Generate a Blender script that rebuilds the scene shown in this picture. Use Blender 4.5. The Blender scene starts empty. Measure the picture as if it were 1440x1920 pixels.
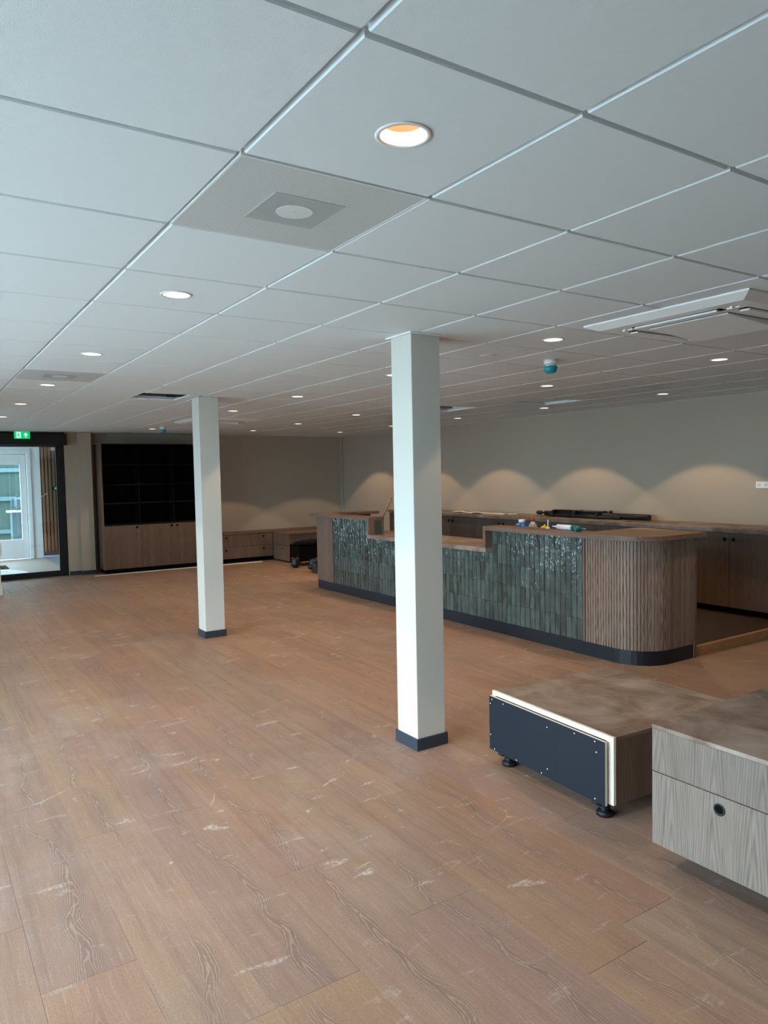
import bpy, bmesh, math, random
from mathutils import Vector, Matrix
random.seed(11)
sc = bpy.context.scene
col = sc.collection
R = math.radians

# ------------------------------------------------------------------ camera
H = 2.495                                   # ceiling height
CAM = Vector((-0.75336, -1.19227, 1.66747))
F_PX = 1363.78
yaw, pitch, roll = 0.9919, -0.0521, -0.0195
fwd = Vector((math.cos(pitch)*math.cos(yaw), math.cos(pitch)*math.sin(yaw), math.sin(pitch)))
r0 = Vector((math.sin(yaw), -math.cos(yaw), 0)); u0 = r0.cross(fwd)
rt = r0*math.cos(roll) + u0*math.sin(roll); up = -r0*math.sin(roll) + u0*math.cos(roll)
cd = bpy.data.cameras.new('camera'); co = bpy.data.objects.new('camera', cd); col.objects.link(co)
cd.sensor_fit = 'HORIZONTAL'; cd.sensor_width = 36.0; cd.lens = F_PX*36.0/1440.0
cd.clip_start = 0.02; cd.clip_end = 200
m3 = Matrix((rt, up, -fwd)).transposed()
co.matrix_world = Matrix.Translation(CAM) @ m3.to_4x4()
sc.camera = co

# ------------------------------------------------------------------ sky and exposure
SKY = 17.5
SPOT_W = 42.0
sc.view_settings.view_transform = 'Standard'
sc.view_settings.look = 'None'
sc.view_settings.gamma = 1.0
sc.view_settings.use_curve_mapping = False
sc.view_settings.exposure = 0.08
w = bpy.data.worlds.new('overcast'); sc.world = w; w.use_nodes = True
bg = w.node_tree.nodes['Background']
bg.inputs[0].default_value = (0.63, 0.835, 1.0, 1); bg.inputs[1].default_value = SKY

XL, XR, YB, YF = -2.42, 7.22, -4.22, 12.62   # room: window side, bar side, behind the camera, far end
def portal(loc, rot, sx, sy):
    l = bpy.data.lights.new('daylight_portal', 'AREA'); l.shape = 'RECTANGLE'; l.size = sx; l.size_y = sy
    l.cycles.is_portal = True
    o = bpy.data.objects.new('daylight_portal', l); o.location = loc; o.rotation_euler = rot; col.objects.link(o)
WIN = [(-0.7, 1.4), (1.6, 3.5), (3.7, 5.3), (8.7, 10.1)]
for (a, b) in WIN:
    portal((XL-0.12, (a+b)/2, 1.2), (0, R(-90), 0), 2.3, b-a)
portal((-1.56, 14.4, 1.375), (0, R(-90), 0), 1.75, 1.8)

# ------------------------------------------------------------------ materials
def srgb(*c):
    return tuple(((v/255)/12.92 if v/255 <= .04045 else ((v/255+.055)/1.055)**2.4) for v in c) + (1,)
class NT:
    def __init__(s, name):
        s.m = bpy.data.materials.new(name); s.m.use_nodes = True
        s.t = s.m.node_tree; s.b = s.t.nodes['Principled BSDF']; s.out = s.t.nodes['Material Output']
    def n(s, typ, **kw):
        x = s.t.nodes.new(typ)
        for k, v in kw.items():
            if k.startswith('i_'): x.inputs[k[2:].replace('_', ' ')].default_value = v
            else: setattr(x, k, v)
        return x
    def l(s, a, b): s.t.links.new(a, b)
    def math(s, op, a, b=None, c=None, clamp=False):
        x = s.n('ShaderNodeMath', operation=op); x.use_clamp = clamp
        for i, v in enumerate((a, b, c)):
            if v is None: continue
            if isinstance(v, (int, float)): x.inputs[i].default_value = v
            else: s.l(v, x.inputs[i])
        return x.outputs[0]
    def mix(s, f, a, b, typ='MIX'):
        x = s.n('ShaderNodeMix', data_type='RGBA', blend_type=typ)
        for i, v in ((0, f), (6, a), (7, b)):
            if isinstance(v, (int, float, tuple)): x.inputs[i].default_value = v
            else: s.l(v, x.inputs[i])
        return x.outputs[2]
    def noise(s, vec, scale, detail=2, rough=.5, dist=0):
        x = s.n('ShaderNodeTexNoise'); x.inputs['Scale'].default_value = scale
        x.inputs['Detail'].default_value = detail; x.inputs['Roughness'].default_value = rough
        x.inputs['Distortion'].default_value = dist
        if vec is not None: s.l(vec, x.inputs['Vector'])
        return x.outputs['Fac']
    def scaled(s, vec, sx, sy, sz, off=None):
        x = s.n('ShaderNodeMapping'); x.inputs['Scale'].default_value = (sx, sy, sz)
        s.l(vec, x.inputs['Vector'])
        if off is not None: s.l(off, x.inputs['Location'])
        return x.outputs[0]
    def ramp(s, f, lo, hi):
        x = s.n('ShaderNodeMapRange', interpolation_type='SMOOTHSTEP')
        s.l(f, x.inputs[0]); x.inputs[1].default_value = lo; x.inputs[2].default_value = hi
        return x.outputs[0]
    def bump(s, h, strength, dist=.01):
        x = s.n('ShaderNodeBump'); x.inputs['Strength'].default_value = strength; x.inputs['Distance'].default_value = dist
        s.l(h, x.inputs['Height']); s.l(x.outputs[0], s.b.inputs['Normal'])
    def set(s, col=None, rough=None, spec=None, metal=None):
        if col is not None: s.b.inputs['Base Color'].default_value = col
        if rough is not None: s.b.inputs['Roughness'].default_value = rough
        if spec is not None: s.b.inputs['Specular IOR Level'].default_value = spec
        if metal is not None: s.b.inputs['Metallic'].default_value = metal

def plain(name, c, rough=.5, spec=.4, metal=0, var=.06, scale=6, bump=0, bscale=300):
    """one colour with a faint mottling and, if asked, a fine relief"""
    k = NT(name); k.set(c, rough, spec, metal)
    tc = k.n('ShaderNodeTexCoord').outputs['Object']
    f = k.noise(tc, scale, 3)
    dk = tuple(v*(1-var) for v in c[:3]) + (1,); lt = tuple(min(1, v*(1+var)) for v in c[:3]) + (1,)
    k.l(k.mix(f, dk, lt), k.b.inputs['Base Color'])
    if bump: k.bump(k.noise(tc, bscale, 2), bump, .002)
    return k.m

def emit(name, c, s):
    k = NT(name); k.set((0, 0, 0, 1), .6)
    k.b.inputs['Emission Color'].default_value = c; k.b.inputs['Emission Strength'].default_value = s
    return k.m

def glass(name, tint=(.96, .99, .98, 1), refl=.07):
    k = NT(name)
    t = k.n('ShaderNodeBsdfTransparent'); t.inputs[0].default_value = tint
    g = k.n('ShaderNodeBsdfGlossy'); g.inputs['Roughness'].default_value = .01
    lw = k.n('ShaderNodeLayerWeight'); lw.inputs[0].default_value = .25
    f = k.math('ADD', k.math('MULTIPLY', lw.outputs['Fresnel'], .45), refl, clamp=True)
    mx = k.n('ShaderNodeMixShader'); k.l(f, mx.inputs[0]); k.l(t.outputs[0], mx.inputs[1]); k.l(g.outputs[0], mx.inputs[2])
    k.l(mx.outputs[0], k.out.inputs[0])
    return k.m

def wood(name, dark, mid, light, axis='z', grain=1.0, rough=.5, dust=0.0, ringw=.30):
    """oak veneer or board: long grain along one axis, cathedral rings, pores; every object gets its own cut"""
    k = NT(name); k.set(mid, rough, .35)
    tc = k.n('ShaderNodeTexCoord').outputs['Object']
    rnd = k.n('ShaderNodeObjectInfo').outputs['Random']
    off = k.n('ShaderNodeCombineXYZ')
    for i, q in enumerate((17.3, 41.7, 29.1)): k.l(k.math('MULTIPLY', rnd, q), off.inputs[i])
    S = {'x': (.07, 1, 1), 'y': (1, .07, 1), 'z': (1, 1, .07)}[axis]
    v1 = k.scaled(tc, *S, off=off.outputs[0])
    sp = k.n('ShaderNodeSeparateXYZ'); k.l(tc, sp.inputs[0])
    ia = 'xyz'.index(axis); al = sp.outputs[ia]
    ac = k.math('ADD', sp.outputs[(ia+1) % 3], sp.outputs[(ia+2) % 3])
    leaf = .21/grain
    cell = k.math('DIVIDE', k.math('ADD', ac, k.math('MULTIPLY', rnd, 3.7)), leaf)
    loc_ = k.math('MULTIPLY', k.math('SUBTRACT', k.math('FRACT', cell), .5), leaf)
    lr = k.math('FRACT', k.math('MULTIPLY', k.math('SINE', k.math('MULTIPLY', k.math('FLOOR', cell), 12.9)), 43.7))
    wob = k.math('MULTIPLY', k.math('SUBTRACT', k.noise(v1, 9.0, 2, .5), .5), .07)
    da = k.math('ABSOLUTE', k.math('ADD', k.math('ADD', loc_, wob), k.math('MULTIPLY', k.math('SUBTRACT', lr, .5), .09)))
    g = k.math('ADD', k.math('MULTIPLY', k.math('POWER', da, 1.5), 560.0*grain),
               k.math('ADD', k.math('MULTIPLY', al, 11.0), k.math('MULTIPLY', k.noise(v1, 22*grain, 4, .6), 3.2)))
    rings = k.math('PINGPONG', k.math('ADD', g, k.math('MULTIPLY', lr, 9.0)), 1.0)
    S2 = {'x': (.018, 1, 1), 'y': (1, .018, 1), 'z': (1, 1, .018)}[axis]
    v2 = k.scaled(tc, *S2, off=off.outputs[0])
    fib = k.noise(v2, 330*grain, 2, .6)
    streak = k.noise(v2, 14*grain, 2, .5)
    f = k.math('ADD', k.math('MULTIPLY', k.ramp(rings, .0, 1.0), ringw), k.math('MULTIPLY', k.ramp(fib, .3, .7), .36))
    f = k.math('ADD', f, k.math('ADD', k.math('MULTIPLY', k.ramp(streak, .3, .7), .18), .08), clamp=True)
    c = k.mix(k.ramp(f, .05, .55), dark, mid)
    c = k.mix(k.ramp(f, .5, 1.05), c, light)
    tone = k.math('ADD', k.math('MULTIPLY', rnd, .22), .89)
    mul = k.n('ShaderNodeCombineColor')
    for i in range(3): k.l(tone, mul.inputs[i])
    c = k.mix(1.0, c, mul.outputs[0], 'MULTIPLY')
    if dust:
        pos = k.n('ShaderNodeNewGeometry').outputs['Position']
        d1 = k.ramp(k.noise(pos, 2.6, 5, .6, .8), .34, .74)
        c = k.mix(k.math('MULTIPLY', d1, dust), c, srgb(172, 156, 146))
    k.l(c, k.b.inputs['Base Color'])
    k.l(k.math('ADD', k.math('MULTIPLY', fib, .12), rough-.06), k.b.inputs['Roughness'])
    k.bump(f, .12, .002)
    return k.m

def floor_wood():
    k = NT('oak_floor'); k.set(rough=.5, spec=.35)
    tc = k.n('ShaderNodeTexCoord').outputs['Object']
    rnd = k.n('ShaderNodeObjectInfo').outputs['Random']
    pos = k.n('ShaderNodeNewGeometry').outputs['Position']
    off = k.n('ShaderNodeCombineXYZ')
    for i, q in enumerate((13.1, 57.3, 31.7)): k.l(k.math('MULTIPLY', rnd, q), off.inputs[i])
    # heart band down the middle of each board: nested arches where the saw cut the growth rings flat
    sp = k.n('ShaderNodeSeparateXYZ'); k.l(tc, sp.inputs[0])
    wob = k.noise(k.scaled(tc, 0, 1.1, 0, off.outputs[0]), 1.6, 2, .5)
    cx = k.math('MULTIPLY', k.math('SUBTRACT', wob, .5), .30)
    dx = k.math('SUBTRACT', sp.outputs[0], cx)
    ndis = k.noise(k.scaled(tc, 1, .22, 1, off.outputs[0]), 24, 4, .62)
    g = k.math('ADD', k.math('MULTIPLY', k.math('POWER', k.math('ABSOLUTE', dx), 1.5), 900.0),
               k.math('ADD', k.math('MULTIPLY', sp.outputs[1], 10.0), k.math('MULTIPLY', ndis, 6.0)))
    rings = k.math('PINGPONG', g, 1.0)
    here = k.ramp(k.noise(k.scaled(tc, 0, .7, 0, off.outputs[0]), 2.2, 1, .5), .36, .52)
    wid = k.math('MULTIPLY', k.noise(k.scaled(tc, 0, 1.6, 0, off.outputs[0]), 2.5, 1), .085)
    band = k.math('MULTIPLY', here, k.math('SUBTRACT', 1.0, k.ramp(k.math('SUBTRACT', k.math('ABSOLUTE', dx), wid), -.022, .012)))
    fv = k.scaled(tc, 1, .03, 1, off.outputs[0])
    fib = k.noise(fv, 230, 2, .6)
    fine = k.noise(k.scaled(tc, 1, .22, 1), 330, 2, .6)
    streak = k.noise(fv, 22, 3, .55)
    big = k.noise(k.scaled(tc, 1, .35, 1, off.outputs[0]), 3.2, 3, .55, .4)
    tan, pink, dark, lime = srgb(156, 124, 101), srgb(149, 117, 101), srgb(114, 86, 74), srgb(178, 155, 140)
    c = k.mix(k.ramp(big, .35, .68), tan, pink)
    c = k.mix(k.math('MULTIPLY', k.ramp(streak, .45, .75), .45), c, dark)
    c = k.mix(k.math('MULTIPLY', k.ramp(fib, .52, .72), .45), c, lime)
    c = k.mix(k.math('MULTIPLY', k.ramp(fine, .42, .66), .34), c, dark)
    hb = k.mix(k.ramp(rings, .45, 1.0), srgb(122, 95, 82), srgb(172, 148, 132))
    c = k.mix(k.math('MULTIPLY', band, .56), c, hb)
    hsv = k.n('ShaderNodeHueSaturation')
    r2 = k.math('FRACT', k.math('MULTIPLY', rnd, 7.31)); r3 = k.math('FRACT', k.math('MULTIPLY', rnd, 13.7))
    k.l(k.math('ADD', k.math('MULTIPLY', r2, .014), .493), hsv.inputs['Hue'])
    k.l(k.math('ADD', k.math('MULTIPLY', r3, .16), .89), hsv.inputs['Saturation'])
    k.l(k.math('ADD', k.math('MULTIPLY', rnd, .10), .95), hsv.inputs['Value'])
    k.l(c, hsv.inputs['Color']); c = hsv.outputs[0]
    # building dust and scuffs left by feet and dragged boxes
    area = k.ramp(k.noise(pos, .42, 2, .5), .38, .62)
    haze = k.ramp(k.noise(pos, 1.9, 5, .62, .6), .45, .80)
    c = k.mix(k.math('MULTIPLY', haze, k.math('ADD', k.math('MULTIPLY', area, .30), .10)), c, srgb(180, 164, 156))
    sv = k.n('ShaderNodeMapping'); sv.inputs['Rotation'].default_value = (0, 0, R(-58)); sv.inputs['Scale'].default_value = (5.0, 15.0, 1)
    k.l(pos, sv.inputs['Vector'])
    sn = k.noise(sv.outputs[0], .85, 3, .6, .7)
    brush = k.noise(k.scaled(pos, 60, 60, 1), 1.2, 2)
    scuff = k.math('MULTIPLY', k.ramp(sn, .61, .73), k.ramp(brush, .35, .6))
    c = k.mix(k.math('MULTIPLY', scuff, k.math('ADD', k.math('MULTIPLY', area, .58), .16)), c, srgb(226, 220, 216))
    vo = k.n('ShaderNodeTexVoronoi', feature='DISTANCE_TO_EDGE'); vo.inputs['Scale'].default_value = .9
    wv = k.n('ShaderNodeVectorMath', operation='ADD'); k.l(pos, wv.inputs[0])
    nz = k.n('ShaderNodeTexNoise'); nz.inputs['Scale'].default_value = 1.3; k.l(pos, nz.inputs['Vector']); k.l(nz.outputs['Color'], wv.inputs[1])
    k.l(wv.outputs[0], vo.inputs['Vector'])
    line = k.math('SUBTRACT', 1.0, k.ramp(vo.outputs[0], .001, .0045))
    line = k.math('MULTIPLY', line, k.ramp(k.noise(pos, 2.3, 2), .56, .68))
    c = k.mix(k.math('MULTIPLY', line, .5), c, srgb(215, 200, 185))
    k.l(c, k.b.inputs['Base Color'])
    k.l(k.math('ADD', k.math('MULTIPLY', fib, .15), .42), k.b.inputs['Roughness'])
    k.bump(k.math('ADD', k.math('MULTIPLY', fib, .5), k.math('MULTIPLY', rings, band)), .10, .0015)
    return k.m

def zellige():
    k = NT('glazed_green_tile'); k.set(rough=.09, spec=.8)
    tc = k.n('ShaderNodeTexCoord').outputs['Object']
    rnd = k.n('ShaderNodeObjectInfo').outputs['Random']
    pos = k.n('ShaderNodeNewGeometry').outputs['Position']
    c = k.mix(rnd, srgb(46, 56, 54), srgb(70, 83, 79))
    cl = k.noise(k.scaled(pos, 1, 1, .4), 13, 4, .6)
    c = k.mix(k.math('MULTIPLY', k.ramp(cl, .4, .75), .35), c, srgb(108, 126, 118))
    r2 = k.math('FRACT', k.math('MULTIPLY', rnd, 9.7))
    c = k.mix(k.math('MULTIPLY', k.ramp(r2, .7, 1.0), .5), c, srgb(58, 64, 68))
    k.l(c, k.b.inputs['Base Color'])
    k.bump(k.noise(k.scaled(pos, 1, 1, .5), 30, 2, .5), .7, .012)
    return k.m

def perforated():
    """white sheet steel with a staggered pattern of holes too fine to model"""
    k = NT('perforated_steel'); k.set(rough=.45, spec=.3)
    tc = k.n('ShaderNodeTexCoord').outputs['Object']
    sp = k.n('ShaderNodeSeparateXYZ'); k.l(tc, sp.inputs[0])
    P = .0075
    a = k.math('FRACT', k.math('DIVIDE', k.math('ADD', sp.outputs[0], sp.outputs[1]), P))
    b = k.math('FRACT', k.math('DIVIDE', k.math('SUBTRACT', sp.outputs[0], sp.outputs[1]), P))
    da = k.math('POWER', k.math('SUBTRACT', a, .5), 2.0); db = k.math('POWER', k.math('SUBTRACT', b, .5), 2.0)
    d = k.math('SQRT', k.math('ADD', da, db))
    hole = k.math('SUBTRACT', 1.0, k.ramp(d, .26, .36))
    k.l(k.mix(hole, srgb(224, 228, 228), srgb(104, 108, 108)), k.b.inputs['Base Color'])
    return k.m

M = {}
M['floor'] = floor_wood()
M['joint'] = plain('floor_joint', srgb(122, 97, 81), .8)
M['tile_white'] = plain('mineral_tile', srgb(224, 231, 233), .9, .1, var=.02, scale=40, bump=.25, bscale=420)
M['grid'] = plain('grid_steel', srgb(226, 229, 228), .45, .3, var=.02)
M['wall'] = plain('wall_paint', srgb(174, 160, 145), .85, .15, var=.015, scale=2, bump=.08, bscale=240)
M['wall_dark'] = plain('plenum_grey', srgb(80, 80, 80), .9)
M['column'] = plain('column_paint', srgb(202, 199, 191), .6, .25, var=.01, scale=2)
M['skirt'] = plain('anthracite_skirting', srgb(46, 54, 64), .5, .4)
M['white'] = plain('white_plastic', srgb(232, 232, 230), .35, .45, var=.015)
M['white_soft'] = plain('white_lacquer', srgb(228, 231, 232), .4, .4, var=.02)
M['grey_plate'] = plain('grey_plate', srgb(208, 212, 214), .4, .4, var=.02)
M['black'] = plain('black_laminate', srgb(9, 9, 10), .6, .12)
M['black_metal'] = plain('black_metal', srgb(20, 21, 24), .4, .4)
M['blackpanel'] = plain('black_panel', srgb(25, 31, 41), .5, .25, var=.08, scale=3)
M['shelfblack'] = plain('shelf_black', srgb(19, 18, 18), .6, .15)
M['navy'] = plain('plinth_black', srgb(22, 26, 34), .4, .4)
M['birch'] = plain('raw_board_edge', srgb(228, 219, 204), .7, .2, var=.07, scale=60)
M['perf'] = perforated()
M['zellige'] = zellige()
M['grout'] = plain('tile_grout', srgb(60, 72, 68), .9)
WD = (srgb(76, 58, 48), srgb(112, 90, 76), srgb(138, 117, 103))
M['wood_z'] = wood('walnut_veneer_upright', *WD, axis='z', rough=.5)
M['wood_y'] = wood('walnut_veneer_long', *WD, axis='y', rough=.48)
M['wood_x'] = wood('walnut_veneer_cross', *WD, axis='x', rough=.48)
M['wood_top'] = wood('dusty_veneer_top', *WD, axis='y', rough=.5, dust=.8)
GW = (srgb(88, 77, 70), srgb(117, 104, 95), srgb(135, 122, 113))
M['wood_grey'] = wood('greyed_oak_front', *GW, axis='z', grain=1.0, rough=.55, ringw=.38)
M['wood_shaded'] = wood('walnut_veneer_shaded', *[tuple(v*.72 for v in c[:3])+(1,) for c in WD], axis='z', rough=.5)  # same walnut darkened: shade behind the bar put into the colour
M['slat'] = wood('oak_slat', srgb(76, 59, 50), srgb(120, 98, 86), srgb(160, 138, 122), axis='z', grain=1.3, rough=.5, ringw=.42)
M['nosing'] = wood('oak_nosing', srgb(140, 100, 66), srgb(170, 126, 88), srgb(196, 152, 112), axis='x', rough=.5)
M['deck'] = wood('dark_vinyl_deck', srgb(44, 33, 28), srgb(60, 46, 39), srgb(76, 60, 51), axis='y', rough=.55)
M['slatwall'] = wood('warm_oak_slats', srgb(84, 56, 38), srgb(112, 78, 54), srgb(136, 98, 70), axis='z')
M['batten'] = wood('pine_batten', srgb(150, 105, 66), srgb(180, 134, 90), srgb(205, 165, 120), axis='z')
M['glass'] = glass('clear_glass')
M['lens'] = emit('lamp_lens', (1.0, .50, .19, 1), 1.0)
M['cup'] = emit('lamp_reflector', (1.0, .86, .64, 1), 3.2)
M['exit_green'] = emit('exit_sign_green', (0.0, .55, .16, 1), 1.0)
M['exit_white'] = emit('exit_sign_white', (.55, 1.0, .85, 1), 1.1)
M['teal'] = plain('teal_cap', srgb(0, 142, 158), .3, .5, var=.1, scale=30)
M['ring'] = plain('black_ring', srgb(24, 26, 30), .4, .4)
M['rubber'] = plain('black_plastic', srgb(24, 26, 30), .45, .4)
M['steel'] = plain('galvanised_steel', srgb(150, 158, 152), .4, .5, .7)
M['screw'] = plain('screw_steel', srgb(215, 215, 212), .4, .5)
M['dark_hole'] = plain('dark_recess', srgb(10, 10, 11), .9, .1)
M['carpet'] = plain('grey_carpet', srgb(140, 146, 158), .95, .05, var=.12, scale=90)
M['light_floor'] = wood('pale_oak_floor', srgb(150, 134, 122), srgb(172, 158, 148), srgb(192, 180, 170), axis='x', rough=.5)
M['paving'] = plain('pale_paving', srgb(180, 182, 180), .9, .1, var=.06, scale=1)
M['fence'] = plain('green_grey_boards', srgb(44, 62, 58), .7, .2, var=.15, scale=5)
M['fence_rail'] = plain('pale_rail', srgb(70, 92, 98), .5, .3)
M['beige'] = plain('beige_card', srgb(206, 196, 180), .8, .15)
M['bluep'] = plain('blue_plastic', srgb(18, 92, 168), .3, .5)
M['clearp'] = plain('cloudy_plastic', srgb(168, 158, 146), .25, .5)
M['redp'] = plain('red_plastic', srgb(190, 34, 30), .35, .5)
M['yellow'] = plain('yellow_cloth', srgb(222, 190, 40), .8, .2)
M['tealtool'] = plain('teal_tool', srgb(26, 110, 108), .35, .5)
M['bag'] = plain('grey_bag_plastic', srgb(34, 37, 40), .35, .4, var=.2, scale=20)
M['cloth'] = plain('black_cloth', srgb(26, 25, 25), .9, .1, var=.3, scale=25)
M['whitestrip'] = plain('white_strip', srgb(222, 218, 210), .6, .2)

# ------------------------------------------------------------------ helpers
class MB:
    """collects shapes (in world or root coordinates) into one mesh"""
    def __init__(s): s.v = []; s.f = []; s.mi = []; s.cur = 0; s.smooth = set()
    def add(s, vs, fs, smooth=False):
        o = len(s.v); s.v += [tuple(q) for q in vs]
        for f in fs:
            if smooth: s.smooth.add(len(s.f))
            s.f.append([i+o for i in f]); s.mi.append(s.cur)
        return s
    def box(s, x0, y0, z0, x1, y1, z1):
        vs = [(x, y, z) for x in (x0, x1) for y in (y0, y1) for z in (z0, z1)]
        return s.add(vs, [(0, 1, 3, 2), (4, 6, 7, 5), (0, 4, 5, 1), (2, 3, 7, 6), (0, 2, 6, 4), (1, 5, 7, 3)])
    def prism(s, pts, z0, z1):
        n = len(pts)
        vs = [(x, y, z0) for x, y in pts] + [(x, y, z1) for x, y in pts]
        fs = [tuple(reversed(range(n))), tuple(range(n, 2*n))] + [(i, (i+1) % n, (i+1) % n+n, i+n) for i in range(n)]
        return s.add(vs, fs)
    def lathe(s, prof, c, n=24, axis='z', cap0=True, cap1=True):
        vs = []; fs = []
        for (r, h) in prof:
            for i in range(n):
                a = 2*math.pi*i/n; p, q = r*math.cos(a), r*math.sin(a)
                vs.append({'z': (c[0]+p, c[1]+q, c[2]+h), 'x': (c[0]+h, c[1]+p, c[2]+q), 'y': (c[0]+q, c[1]+h, c[2]+p)}[axis])
        for j in range(len(prof)-1):
            for i in range(n):
                k = (i+1) % n; fs.append((j*n+i, j*n+k, (j+1)*n+k, (j+1)*n+i))
        s.add(vs, fs, True)
        o = len(s.v)-len(vs)
        if cap0: s.f.append([o+i for i in reversed(range(n))]); s.mi.append(s.cur)
        if cap1: s.f.append([o+(len(prof)-1)*n+i for i in range(n)]); s.mi.append(s.cur)
        return s
    def tube(s, a, b, r0, r1=None, n=12):
        r1 = r0 if r1 is None else r1
        a, b = Vector(a), Vector(b); d = (b-a).normalized()
        e = d.orthogonal().normalized(); g = d.cross(e)
        vs = [a+(e*math.cos(2*math.pi*i/n)+g*math.sin(2*math.pi*i/n))*r0 for i in range(n)]
        vs += [b+(e*math.cos(2*math.pi*i/n)+g*math.sin(2*math.pi*i/n))*r1 for i in range(n)]
        s.add(vs, [(i, (i+1) % n, (i+1) % n+n, i+n) for i in range(n)], True)
        o = len(s.v)-2*n
        s.f.append([o+i for i in reversed(range(n))]); s.mi.append(s.cur)
        s.f.append([o+n+i for i in range(n)]); s.mi.append(s.cur)
        return s
    def mesh(s, name, mats, off=(0, 0, 0), bevel=0, seg=1):
        me = bpy.data.meshes.new(name)
        me.from_pydata([(v[0]-off[0], v[1]-off[1], v[2]-off[2]) for v in s.v], [], s.f)
        for m in mats: me.materials.append(m)
        for i, p in enumerate(me.polygons):
            p.material_index = s.mi[i]; p.use_smooth = i in s.smooth
        bm = bmesh.new(); bm.from_mesh(me)
        bmesh.ops.recalc_face_normals(bm, faces=bm.faces)
        if bevel:
            es = [e for e in bm.edges if len(e.link_faces) == 2 and e.calc_face_angle(0) > .6]
            bmesh.ops.bevel(bm, geom=es, offset=bevel, segments=seg, affect='EDGES', clamp_overlap=True)
        bm.to_mesh(me); bm.free(); me.update()
        return me
    def build(s, name, mat, parent=None, bevel=0, seg=1, loc=None):
        """parent given: shapes are in the world, the mesh is moved into the parent's frame"""
        mats = mat if isinstance(mat, (list, tuple)) else [mat]
        root = parent
        off = Vector((0, 0, 0))
        while root is not None: off = off + root.location; root = root.parent
        if loc is not None: off = Vector(loc)
        me = s.mesh(name, mats, off, bevel, seg)
        o = bpy.data.objects.new(name, me); col.objects.link(o)
        if parent is not None: o.parent = parent
        elif loc is not None: o.location = loc
        return o
def box(x0, y0, z0, x1, y1, z1): return MB().box(x0, y0, z0, x1, y1, z1)
def link(name, me, parent=None, loc=(0, 0, 0), rot=None):
    o = bpy.data.objects.new(name, me); col.objects.link(o); o.location = loc
    if rot: o.rotation_euler = rot
    if parent: o.parent = parent
    return o
def tag(o, label=None, cat=None, group=None, kind=None):
    for k, v in (('label', label), ('category', cat), ('group', group), ('kind', kind)):
        if v: o[k] = v
    return o
def thing(name, loc, label, cat, group=None, rz=0):
    o = bpy.data.objects.new(name, None); col.objects.link(o); o.location = loc; o.rotation_euler = (0, 0, rz)
    o.empty_display_size = .1
    return tag(o, label, cat, group)
def struct(o): o['kind'] = 'structure'; return o
def copy_tree(o, parent=None, dloc=None):
    c = o.copy(); col.objects.link(c)
    if parent: c.parent = parent
    for ch in list(o.children): copy_tree(ch, c)
    return c

# ------------------------------------------------------------------ floor: planks of 0.305 m running along y
floor = struct(box(XL-.2, YB-.2, -.14, XR+.2, YF+.12, -.005).build('floor', M['joint']))
PW = .305; G = .0004; CH = .0007
_pm = {}
def plank_mesh(wd, ln):
    k = (round(wd, 3), round(ln, 3))
    if k not in _pm:
        a, b = wd/2-G, ln/2-G
        vs = [(sx*(a), sy*(b), -.005) for sx, sy in ((-1, -1), (1, -1), (1, 1), (-1, 1))]
        vs += [(sx*(a), sy*(b), -CH) for sx, sy in ((-1, -1), (1, -1), (1, 1), (-1, 1))]
        vs += [(sx*(a-CH), sy*(b-CH), 0) for sx, sy in ((-1, -1), (1, -1), (1, 1), (-1, 1))]
        fs = [(8, 9, 10, 11)] + [(j*4+i, j*4+(i+1) % 4, j*4+4+(i+1) % 4, j*4+4+i) for j in (0, 1) for i in range(4)]
        _pm[k] = MB().add(vs, fs).mesh('plank', [M['floor']])
    return _pm[k]
def in_view(x, y, z, m=60):
    d = Vector((x, y, z))-CAM; q = d.dot(fwd)
    if q < .05: return False
    u, v = 720+F_PX*d.dot(rt)/q, 960-F_PX*d.dot(up)/q
    return -m < u < 1440+m and -m < v < 1920+m
planks = []; rest = []
i0 = math.floor((XL-.145)/PW); i1 = math.ceil((XR-.145)/PW)
known = {-1: .849, 1: 1.535, -2: 1.341, 2: 1.0, 4: .512, 3: 1.9, 0: 2.35, 5: 1.2}   # joints read from the photograph
for i in range(i0, i1):
    x0, x1 = max(XL, .145+i*PW), min(XR, .145+(i+1)*PW)
    if x1-x0 < .01: continue
    y = known.get(i, random.uniform(0, 1.5)) - 1.5*8
    while y < YF:
        a, b = max(y, YB), min(y+1.5, YF); y += 1.5
        if b-a < .02: continue
        q = ((x0+x1)/2, (a+b)/2, x1-x0, b-a)
        seen = any(in_view(x0+(x1-x0)*s, a+(b-a)*t, 0) for s in (0, .5, 1) for t in (0, .25, .5, .75, 1))
        (planks if seen else rest).append(q)
planks.sort(key=lambda q: (q[0]-CAM.x)**2+(q[1]-CAM.y)**2)
rest += planks[298:]; planks = planks[:298]
for (cx, cy, wd, ln) in planks:
    link('plank', plank_mesh(wd, ln), floor, (cx, cy, 0))
mb = MB()
for (cx, cy, wd, ln) in rest:
    mb.box(cx-wd/2+G, cy-ln/2+G, -.005, cx+wd/2-G, cy+ln/2-G, 0)
tag(mb.build('plank_field', M['floor'], floor), kind='stuff')

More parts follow.
